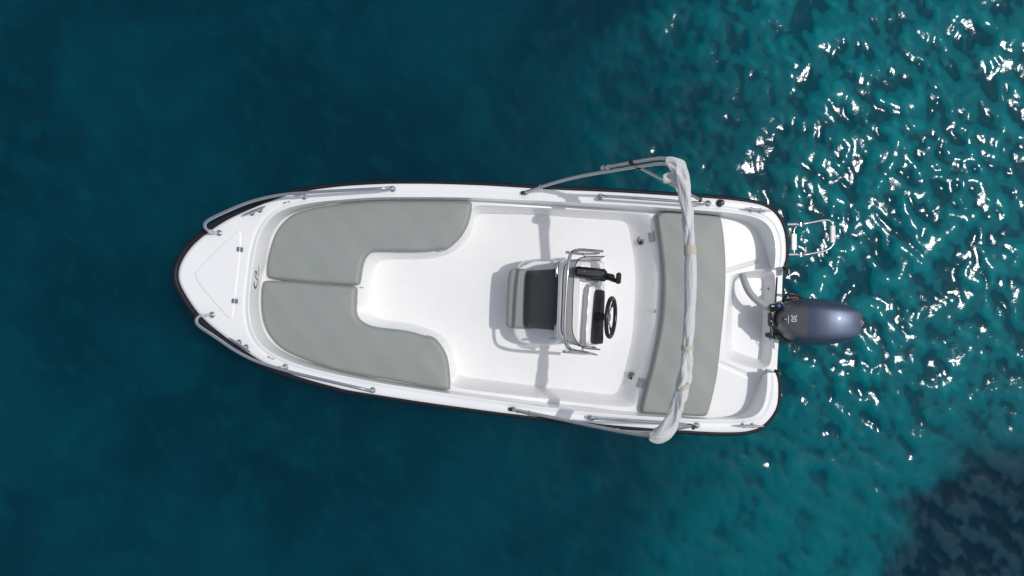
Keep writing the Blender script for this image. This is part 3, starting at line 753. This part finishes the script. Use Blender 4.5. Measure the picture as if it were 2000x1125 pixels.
for x, y in ((1141, 530), (1178, 534)):
    put('binnacle_screw', lathe([(.005, 0), (.004, .004)], px(x, y, .998), n=10), STEEL, tb)

# ------------------------------------------------------------------ folded bimini
BIM = empty('folded_bimini', tuple(px(1250, 580, .70)), 'folded grey canvas sunshade rolled on its tubular arch across the stern bench', 'boat canopy')
cp = [(1297,315,12),(1308,316,24),(1322,325,31),(1331,341,31),(1335,362,28),(1339,386,26),(1343,410,24),(1344.5,434,24),(1346,458,24),(1347.5,484,21),(1349,506,24),(1349,560,25),(1347.5,600,24),(1345.5,640,23),(1342.5,678,21),(1341,705,25),(1338.5,725,27),(1335,745,28),(1331,768,28),(1325,792,30),(1317,815,31),(1307,832,33),(1294,846,34),(1279,853,28),(1266,852,13)]
zc = lambda y: 1.79 - .06 * abs((y - 580) / 270) ** 4
cpts = np.array([px(x, y, zc(y)) for x, y, w in cp]); cw = np.array([w / 2 * (ZC - zc(y)) / F for x, y, w in cp])
ts = np.concatenate([[0], np.cumsum(np.linalg.norm(np.diff(cpts, axis=0), axis=1))]); tq = np.linspace(0, ts[-1], 460)
def smoothi(a):
    r = np.interp(tq, ts, a); k = np.ones(13) / 13; rp = np.pad(r, 6, mode='edge'); return np.convolve(rp, k, 'valid')
path = np.stack([smoothi(cpts[:, i]) for i in range(3)], 1); rad = smoothi(cw)
ph = rng.random(12) * 6.28
def rid(x): return 1 - 2 * abs(math.sin(x))
def fold(s, a):
    L_ = s * ts[-1]; w = .97
    end = .32 + 1.05 * min(1, max(0, abs(s - .47) / .26 - .35))
    tw = 6.5 * L_ + 1.1 * math.sin(5 * L_ + ph[0])
    w += .085 * end * rid(1.5 * a + tw + ph[0] + .5 * math.sin(9 * L_ + ph[1]))
    w += .075 * end * rid(2.0 * a - 1.3 * tw + ph[2] + .8 * math.sin(13 * L_ + ph[3]))
    w += .045 * end * rid(3.5 * a + 2.6 * tw + ph[4] + 1.2 * math.sin(17 * L_ + a + ph[5])) * (.3 + .7 * math.sin(7 * L_ + ph[5]) ** 2)
    w += .020 * rid(5.5 * a - 9 * L_ + ph[6] + math.sin(31 * L_)) + .03 * math.sin(17 * L_ + ph[6])
    w -= .22 * end * max(0, math.cos(a + 5.2 * L_ + ph[8])) ** 14
    w -= .20 * end * max(0, math.cos(a - 9.2 * L_ + ph[9])) ** 18
    return w
put('canopy', sweep(path, rad, 72, disp=fold), CANVAS, BIM, angle=None)
# hanging corner of loose cloth
fl = []
for i in range(9):
    t = i / 8
    for k in range(7):
        s = k / 6
        a = np.array([1318, 330]) * (1 - s) + np.array([1336, 366]) * s; tip = np.array([1294, 350 + 14 * (s - .5)])
        p2 = a + (tip - a) * t
        fl.append(px(p2[0], p2[1], 1.76 - .05 * t + .012 * math.sin(s * 9 + t * 3) + .01 * math.sin(t * 8)))
fv = np.array(fl); ff = [(i * 7 + k, (i + 1) * 7 + k, (i + 1) * 7 + k + 1, i * 7 + k + 1) for i in range(8) for k in range(6)]
fo = put('loose_flap', (fv, ff), CANVAS, BIM, angle=None); sm = fo.modifiers.new('thickness', 'SOLIDIFY'); sm.thickness = .004
def strap(y0, dy, w):
    i = int(np.argmin(np.abs(path[:, 1] - px(0, y0, 1.79)[1]))); c = path[i]; t = path[i + 3] - path[i - 3]; t /= np.linalg.norm(t)
    t = t + np.array([dy, 0, 0]); t /= np.linalg.norm(t); r = rad[i] * 1.07
    return put('strap', lathe([(r * .98, -w), (r * 1.03, -w), (r * 1.05, 0), (r * 1.03, w), (r * .98, w)], c, t, 26), STRAPM, BIM)
s1 = strap(486, 0, .020); strap(493.5, .05, .014); strap(679, .1, .016); strap(756, .9, .010)
put('buckle', rbox(px(1338, 492, 1.78), (.012, .03, .03), .004), BLACK, s1)
# poles
zt = 1.755
def pole(name, pts, r=.0145): return put(name, tube([px(*p) for p in pts], r, 12, 2), ALU, BIM, angle=60)
m1, m2 = on(1024, 377), on(1000, 799)
pt = pole('pole', [(1030,375.5,.735), (1056,364,.88), (1120,346,1.12), (1180,335,1.33), (1250,323.5,1.56), (1285,318.5,1.69), (1302,319,1.73)])
pole('pole', [(1178,327,1.36), (1234,316.5,1.56), (1285,308.5,1.72), (1302,310,1.745)], .0135)
pb = pole('pole', [(1008,801,.735), (1032,806,.84), (1080,816,1.0), (1140,829,1.24), (1200,841,1.46), (1250,850,1.64), (1272,852,1.72)])
pole('pole', [(1205,842.5,1.42), (1250,845,1.60), (1276,846,1.72)], .013)
pole('strut', [(1250,327,1.53), (1275,341,1.35), (1298,353,1.19), (1325,367,1.02), (1352,381,.86), (1364,388.5,.80)], .0115)
pole('strut', [(1246,849,1.60), (1270,846,1.40), (1300,840,1.15), (1325,836.5,1.0), (1350,832,.83)], .0115)
for x, y, z, dx, dy in ((1178,327,1.36,1,-.15), (1188,326,1.40,1,-.15), (1056,364.5,.88,1,-.3), (1033,806.5,.84,1,.2), (1207,842.5,1.43,1,.1)):
    c = px(x, y, z); put('pole_collar', lathe([(.0175, -.012), (.0195, -.008), (.0195, .008), (.0175, .012)], c, (dx, -dy, .8), 14), STEEL, BIM)
for x, y, z, dx, dy in ((1234,317.5,1.56,1,-.15), (1247,326,1.54,1,-.2)):
    put('pole_clamp', lathe([(.019, -.014), (.021, -.010), (.021, .010), (.019, .014)], px(x, y, z), (dx, -dy, .8), 14), BLACK, BIM)
for c, d, nx_ in ((m1, 1, 1), (m2, -1, 1)):
    dm = put('deck_mount', merge(rbox(c + [0, 0, .004], (.055, .03, .008), .003), rbox(c + [-.010, 0, .02], (.022, .026, .030), .004)), BLACK, BIM)
    put('mount_fork', merge(rbox(c + [.016, 0, .024], (.03, .022, .022), .004), sweep([c + [.016, -.02, .026], c + [.016, .02, .026]], .005, 8)), STEEL, dm)
for (x, y, z) in ((1364, 387.5, .795), (1350, 832, .83)):
    c = px(x, y, z); put('strut_end', merge(rbox(c, (.05, .026, .028), .006, Matrix.Rotation(math.radians(-25), 3, 'Z')), lathe([(.014, -.016), (.014, .016)], c + [.02, -.012, -.01], (0, 1, 0), 12)), BLACK, BIM)

# ------------------------------------------------------------------ outboard engine
ZE = .63
OB = empty('outboard_motor', tuple(px(1590, 630, 0.)), 'metallic blue grey outboard motor hung on the white transom', 'outboard motor')
ctr0, ctr1 = px(1512, 622, ZE), px(1688, 628.5, ZE)
axd = (ctr1 - ctr0) / np.linalg.norm(ctr1 - ctr0); sid = np.array([-axd[1], axd[0], 0]); Lc = np.linalg.norm(ctr1 - ctr0)
kpx = (ZC - ZE) / F
#          along(px) half-up half-dn  ztop  (px of photo at the widest height)
st = [(0, 7, 8, 0.725), (4, 15.5, 15.5, 0.755), (12, 24.5, 26, 0.78), (21, 29.5, 35, 0.8), (32, 35, 43, 0.82), (44, 39.5, 47, 0.845), (60, 42.5, 50, 0.87), (78, 43, 51, 0.885), (96, 42, 50, 0.89), (112, 40, 47, 0.885), (127, 37, 43.5, 0.875), (140, 32.5, 38, 0.855), (149, 27.5, 33, 0.825), (156, 22, 27.5, 0.785), (161.5, 14.5, 18, 0.735), (163.5, 8, 11, 0.67)]
S0 = np.array(st, float); fs_ = np.linspace(0, 1, 160); S = np.stack([np.interp(fs_, np.linspace(0, 1, len(S0)), S0[:, k]) for k in range(4)], 1)
for _ in range(16): S[1:-1] = .25 * S[:-2] + .5 * S[1:-1] + .25 * S[2:]
sq = np.interp(np.linspace(0, 1, 46), np.linspace(0, 1, len(S)), S[:, 0])
prof = [(-.80, -.62), (-.93, -.45), (-1.0, -.10), (-.985, .12), (-.93, .36), (-.84, .58), (-.74, .75), (-.66, .855), (-.615, .895), (-.58, .93), (-.54, .955), (-.42, .975), (-.22, .992), (0, 1.0)]
prof = prof + [(-x, z) for x, z in prof[-2::-1]]
V = []
for s in sq:
    hu, hd, zt_ = np.interp(s, S[:, 0], S[:, 1]), np.interp(s, S[:, 0], S[:, 2]), np.interp(s, S[:, 0], S[:, 3])
    c = ctr0 + axd * s * kpx; z0 = ZE; hh = zt_ - z0
    tf = s / 176
    for a, zz in prof:
        w = (hu if a > 0 else hd) * kpx * abs(a)
        z = z0 + (hh * zz if zz > 0 else .17 * zz)
        V.append(c + sid * (w if a > 0 else -w) + np.array([0, 0, z - c[2]]))
npf = len(prof); Fs = [(i * npf + k, (i + 1) * npf + k, (i + 1) * npf + k + 1, i * npf + k + 1) for i in range(len(sq) - 1) for k in range(npf - 1)]
Fs += [tuple(range(npf)), tuple((len(sq) - 1) * npf + k for k in range(npf))[::-1]]
V = np.array(V)
cowl = put('cowling', (V, Fs), [COWLM, COWLF], OB, angle=None)
SPL = 43     # px along where the dark grey front part ends
mi = [1 if (f[0] // npf) < len(sq) and sq[min(f[0] // npf, len(sq) - 1)] < SPL - (13 if not 6 <= f[0] % npf <= npf - 8 else 0) else 0 for f in Fs]
cowl.data.polygons.foreach_set('material_index', np.array(mi[:len(cowl.data.polygons)], np.int32))
cm = cowl.modifiers.new('smooth', 'SUBSURF'); cm.levels = 1; cm.render_levels = 2
def cowlz(s, a):
    """surface point at s photo px along and fraction a across (port +)"""
    hu, hd, zt_ = np.interp(s, S[:, 0], S[:, 1]), np.interp(s, S[:, 0], S[:, 2]), np.interp(s, S[:, 0], S[:, 3])
    xs = [p[0] for p in prof]; zz = np.interp(a, xs, [p[1] for p in prof])
    c = ctr0 + axd * s * kpx; p = c + sid * (a * (hu if a > 0 else hd) * kpx); p[2] = ZE + (zt_ - ZE) * zz; return p
# bead lines where the upper shell meets the shoulders
for sg in (1, -1):
    put('cowl_moulding', tube([cowlz(s, sg * .60) + [0, 0, .001] for s in np.linspace(54, 150, 14)], .0035, 8, 1), COWLM, cowl)
    put('cowl_vent', sweep([cowlz(s, sg * .88) + [0, 0, .004] for s in np.linspace(108, 122, 6)], .004, 8), STEEL, cowl)
put('cowl_seam', sweep(np.array([cowlz(s, -.97) for s in np.linspace(4, 60, 14)]) + [0, 0, -.02], .007, 8), BLACK, cowl)
put('cowl_seam', sweep(np.array([cowlz(s, .97) for s in np.linspace(4, 60, 14)]) + [0, 0, -.02], .007, 8), BLACK, cowl)
# "30" on the front panel, reading across the boat
def text_geo(body, size):
    cu_ = bpy.data.curves.new('t', 'FONT'); cu_.body = body; cu_.size = size; cu_.align_x = 'CENTER'; cu_.align_y = 'CENTER'; cu_.extrude = .0008; cu_.offset = size * .015
    o = bpy.data.objects.new('t', cu_); COL.objects.link(o); dg = bpy.context.evaluated_depsgraph_get()
    me = bpy.data.meshes.new_from_object(o.evaluated_get(dg)); v = np.array([x.co[:] for x in me.vertices]); f = [tuple(p.vertices) for p in me.polygons]
    bpy.data.objects.remove(o); bpy.data.curves.remove(cu_); bpy.data.meshes.remove(me); return v, f
def place_text(body, size, s, a, name, material):
    v, f = text_geo(body, size); c = cowlz(s, a); cx1 = cowlz(s + 4, a); up_ = (cx1 - c); up_ /= np.linalg.norm(up_)
    right = -sid; nn_ = np.cross(right, up_)
    return put(name, (c + np.outer(v[:, 0], right) + np.outer(v[:, 1], up_) + np.outer(v[:, 2] + .0035, nn_), f), material, cowl, smooth=False)
place_text('30', .060, 21.5, .10, 'power_rating', INKW)
put('panel_badge', sweep([cowlz(13, a) + [0, 0, .003] for a in (-.28, 0, .32)], .003, 6), INKW, cowl)
put('front_latch', rbox(cowlz(9, 0.02) + [0, 0, -.004], (.040, .030, .022), .008), BLACK, cowl)
# round emblem near the back of the cowl
ec = cowlz(143, -.04); en = np.array([.35, 0, .94]); ex = np.cross([0, 1., 0], en); ey = np.cross(en, ex)
eg = [sweep([ec + en * .006 + .022 * (math.cos(a) * ex + math.sin(a) * ey) for a in np.linspace(0, 6.283, 20, endpoint=False)], .0028, 6, closed=True)]
for a in (math.pi, math.pi / 3, -math.pi / 3):
    d = math.cos(a) * ex + math.sin(a) * ey; e_ = np.cross(en, d)
    for o_ in (-.0045, .0045): eg.append(sweep([ec + en * .006 + e_ * o_, ec + en * .006 + e_ * o_ + d * .020], .0016, 6))
put('emblem', merge(*eg), STEEL, cowl)
put('rear_grip', rbox(cowlz(154, -.05) + [0, 0, .0], (.035, .09, .02), .008, Matrix.Rotation(.7, 3, 'Y')), BLACK, cowl)
# lower pan, leg and bracket
pan = []
for z, k in ((.555, .86), (.50, .80), (.42, .62), (.36, .45)):
    r = []
    for t in np.linspace(0, 2 * math.pi, 36, endpoint=False):
        s = 82 + 84 * k * math.cos(t) - 10 * (1 - k); a = 44 * k * math.sin(t)
        r.append(ctr0 + axd * s * kpx + sid * a * kpx + np.array([0, 0, z - ZE]))
    pan.append(r)
put('lower_pan', ring_geo([np.array(r) for r in pan]), BLACK, OB)
leg = []
for z, l0, l1, w in ((.42, 30, 112, 17), (.30, 34, 106, 13), (-.1, 38, 100, 10), (-.35, 38, 98, 9)):
    leg.append(np.array([ctr0 + axd * ((l0 + l1) / 2 + (l1 - l0) / 2 * math.cos(t)) * kpx + sid * w * math.sin(t) * kpx + np.array([0, 0, z - ZE]) for t in np.linspace(0, 6.283, 28, endpoint=False)]))
put('leg', ring_geo(leg), COWLM, OB)
cav = rbox(ctr0 + axd * 78 * kpx + [0, 0, -.72], (.40, .17, .014), .006)
put('anti_ventilation_plate', cav, COWLM, OB)
brk = put('clamp_bracket', merge(rbox(px(1519, 600, 0.460), (.12, .05, .26), .012), rbox(px(1514, 655, 0.460), (.12, .05, .26), .012), rbox(px(1517, 628, 0.530), (.10, .28, .06), .014), rbox(px(1510, 624, 0.630), (.07, .12, .08), .012), rbox(px(1522, 648, 0.560), (.10, .11, .07), .03, Matrix.Rotation(.5, 3, 'Z'))), BLACK, OB)
for x, y in ((1507.5, 611), (1508.5, 618), (1506, 627), (1509, 634)):
    put('bracket_bolt', merge(lathe([(.009, 0), (.009, .012), (.005, .014)], px(x, y, .655), (-.3, 0, 1), 8), sweep([px(x, y, .66), px(x + 2, y + 3, .645)], .004, 6)), STEEL, brk)
# black cable loop on the port side, orange anode plates below
put('cable', tube([px(1530, 604, 0.550), px(1529, 590, 0.570), px(1532, 577, 0.590), px(1543, 573, 0.600), px(1556, 577, 0.590), px(1568, 583, 0.570), px(1580, 589, 0.550)], .011, 10, 2), BLACK, OB)
pl = put('tilt_lever', merge(rbox(px(1549, 585, 0.400), (.088, .042, .02), .006, Matrix.Rotation(.12, 3, 'Z'))), ORANGE, OB)
put('tilt_lever', merge(rbox(px(1545, 667, 0.400), (.05, .036, .02), .006, Matrix.Rotation(.15, 3, 'Z')), rbox(px(1532, 662, 0.400), (.04, .03, .02), .006)), ORANGE, OB)
put('steering_arm', rbox(px(1538, 593, 0.570), (.12, .035, .02), .008, Matrix.Rotation(.05, 3, 'Z')), ALU, OB)
# wire bail hanging beside the bracket
put('wire_bail', merge(tube([px(1507.5, 638, 0.630), px(1509, 655, 0.550), px(1510.5, 676, 0.490), px(1508.5, 690, 0.460), px(1512, 692.5, 0.460), px(1514, 690, 0.460), px(1512, 676, 0.500), px(1510, 655, 0.550)], .0032, 8, 1)), STEEL, OB)
# rigging hose from the well to the engine
hp = chaikin(np.array([px(1450, 537, .46), px(1455, 553, .50), px(1462, 569, .53), px(1472, 581.5, .555), px(1485, 592, .58), px(1497, 598.5, .60), px(1510, 603.5, .61)]), 3, closed=False)
hl = np.concatenate([[0], np.cumsum(np.linalg.norm(np.diff(hp, axis=0), axis=1))]); hq = np.linspace(0, hl[-1], 150)
hp = np.stack([np.interp(hq, hl, hp[:, i]) for i in range(3)], 1)
hr = .029 + .0016 * np.sin(hq / .0095 * 2 * math.pi) * np.clip((hq - hq[-1] * .1) / .1, .25, 1)
put('rigging_hose', sweep(hp, hr, 16), HOSEM, OB, angle=None)
sl_ = put('hose_sleeve', merge(sweep([px(1506, 602, .62), px(1518, 601, .65), px(1528, 599, .67)], [.036, .038, .034], 14), rbox(px(1518, 608, .63), (.10, .05, .06), .012)), BLACK, OB)
put('hose_cap', lathe([(.014, 0), (.014, .012), (.008, .016)], px(1520.5, 597.5, .69), (0, .2, 1), 12), BLUEM, sl_)
put('hose_clip', rbox(px(1511, 598, .665), (.04, .012, .008), .003), STEEL, sl_)

# ------------------------------------------------------------------ folding boarding ladder
LD = empty('boarding_ladder', tuple(px(1545, 468, .40)), 'folding stainless steel boarding ladder hanging off the stern beside the motor', 'ladder')
zl = .46
put('ladder_frame', tube([px(1543, 440, zl + .02), px(1556, 440, zl + .02), px(1566, 438, zl), px(1590, 433.5, zl), px(1611, 429.5, zl), px(1621, 430.5, zl), px(1627, 440, zl), px(1630, 452, zl), px(1629.5, 465, zl), px(1627, 478, zl), px(1618, 488, zl), px(1597, 493, zl), px(1568, 498.5, zl), px(1556, 498, zl + .02), px(1543, 497, zl + .02)], .010, 10, 2), STEEL, LD, angle=60)
put('ladder_rail', tube([px(1556, 441, zl + .01), px(1551, 446, zl + .01), px(1550, 455, zl + .01), px(1550, 490, zl + .01), px(1551, 496, zl + .01)], .009, 10, 2), STEEL, LD)
for x, y, w, h in ((1550.5, 472.5, 10.5, 32), (1626, 457.5, 9.5, 34)):
    c = px(x, y, zl + .018); st_ = put('step', rbox(c, (w * .00434, h * .00434, .022), .005), WHITEP, LD)
    for k in (-1, 1): put('step_screw', lathe([(.005, 0), (.004, .003)], c + [0, k * h * .00434 * .36, .0105], n=8), STEEL, st_)
    if x > 1600:
        for k in (-1, 0, 1): put('step_ridge', rbox(c + [k * .011, 0, .012], (.004, h * .0042, .004), .001), WHITEP, st_)
for y in (438.5, 497.5):
    put('hinge_block', merge(sweep([px(1537, y, zl + .02), px(1557, y - .5, zl + .02)], .015, 12), lathe([(.017, -.018), (.017, .018)], px(1563, y, zl + .006), (0, 1, 0), 12)), STEEL, LD)
    put('hinge_pin', lathe([(.013, -.022), (.013, .022)], px(1568, y, zl + .002), (.2, 1, 0), 12), BLACK, LD)
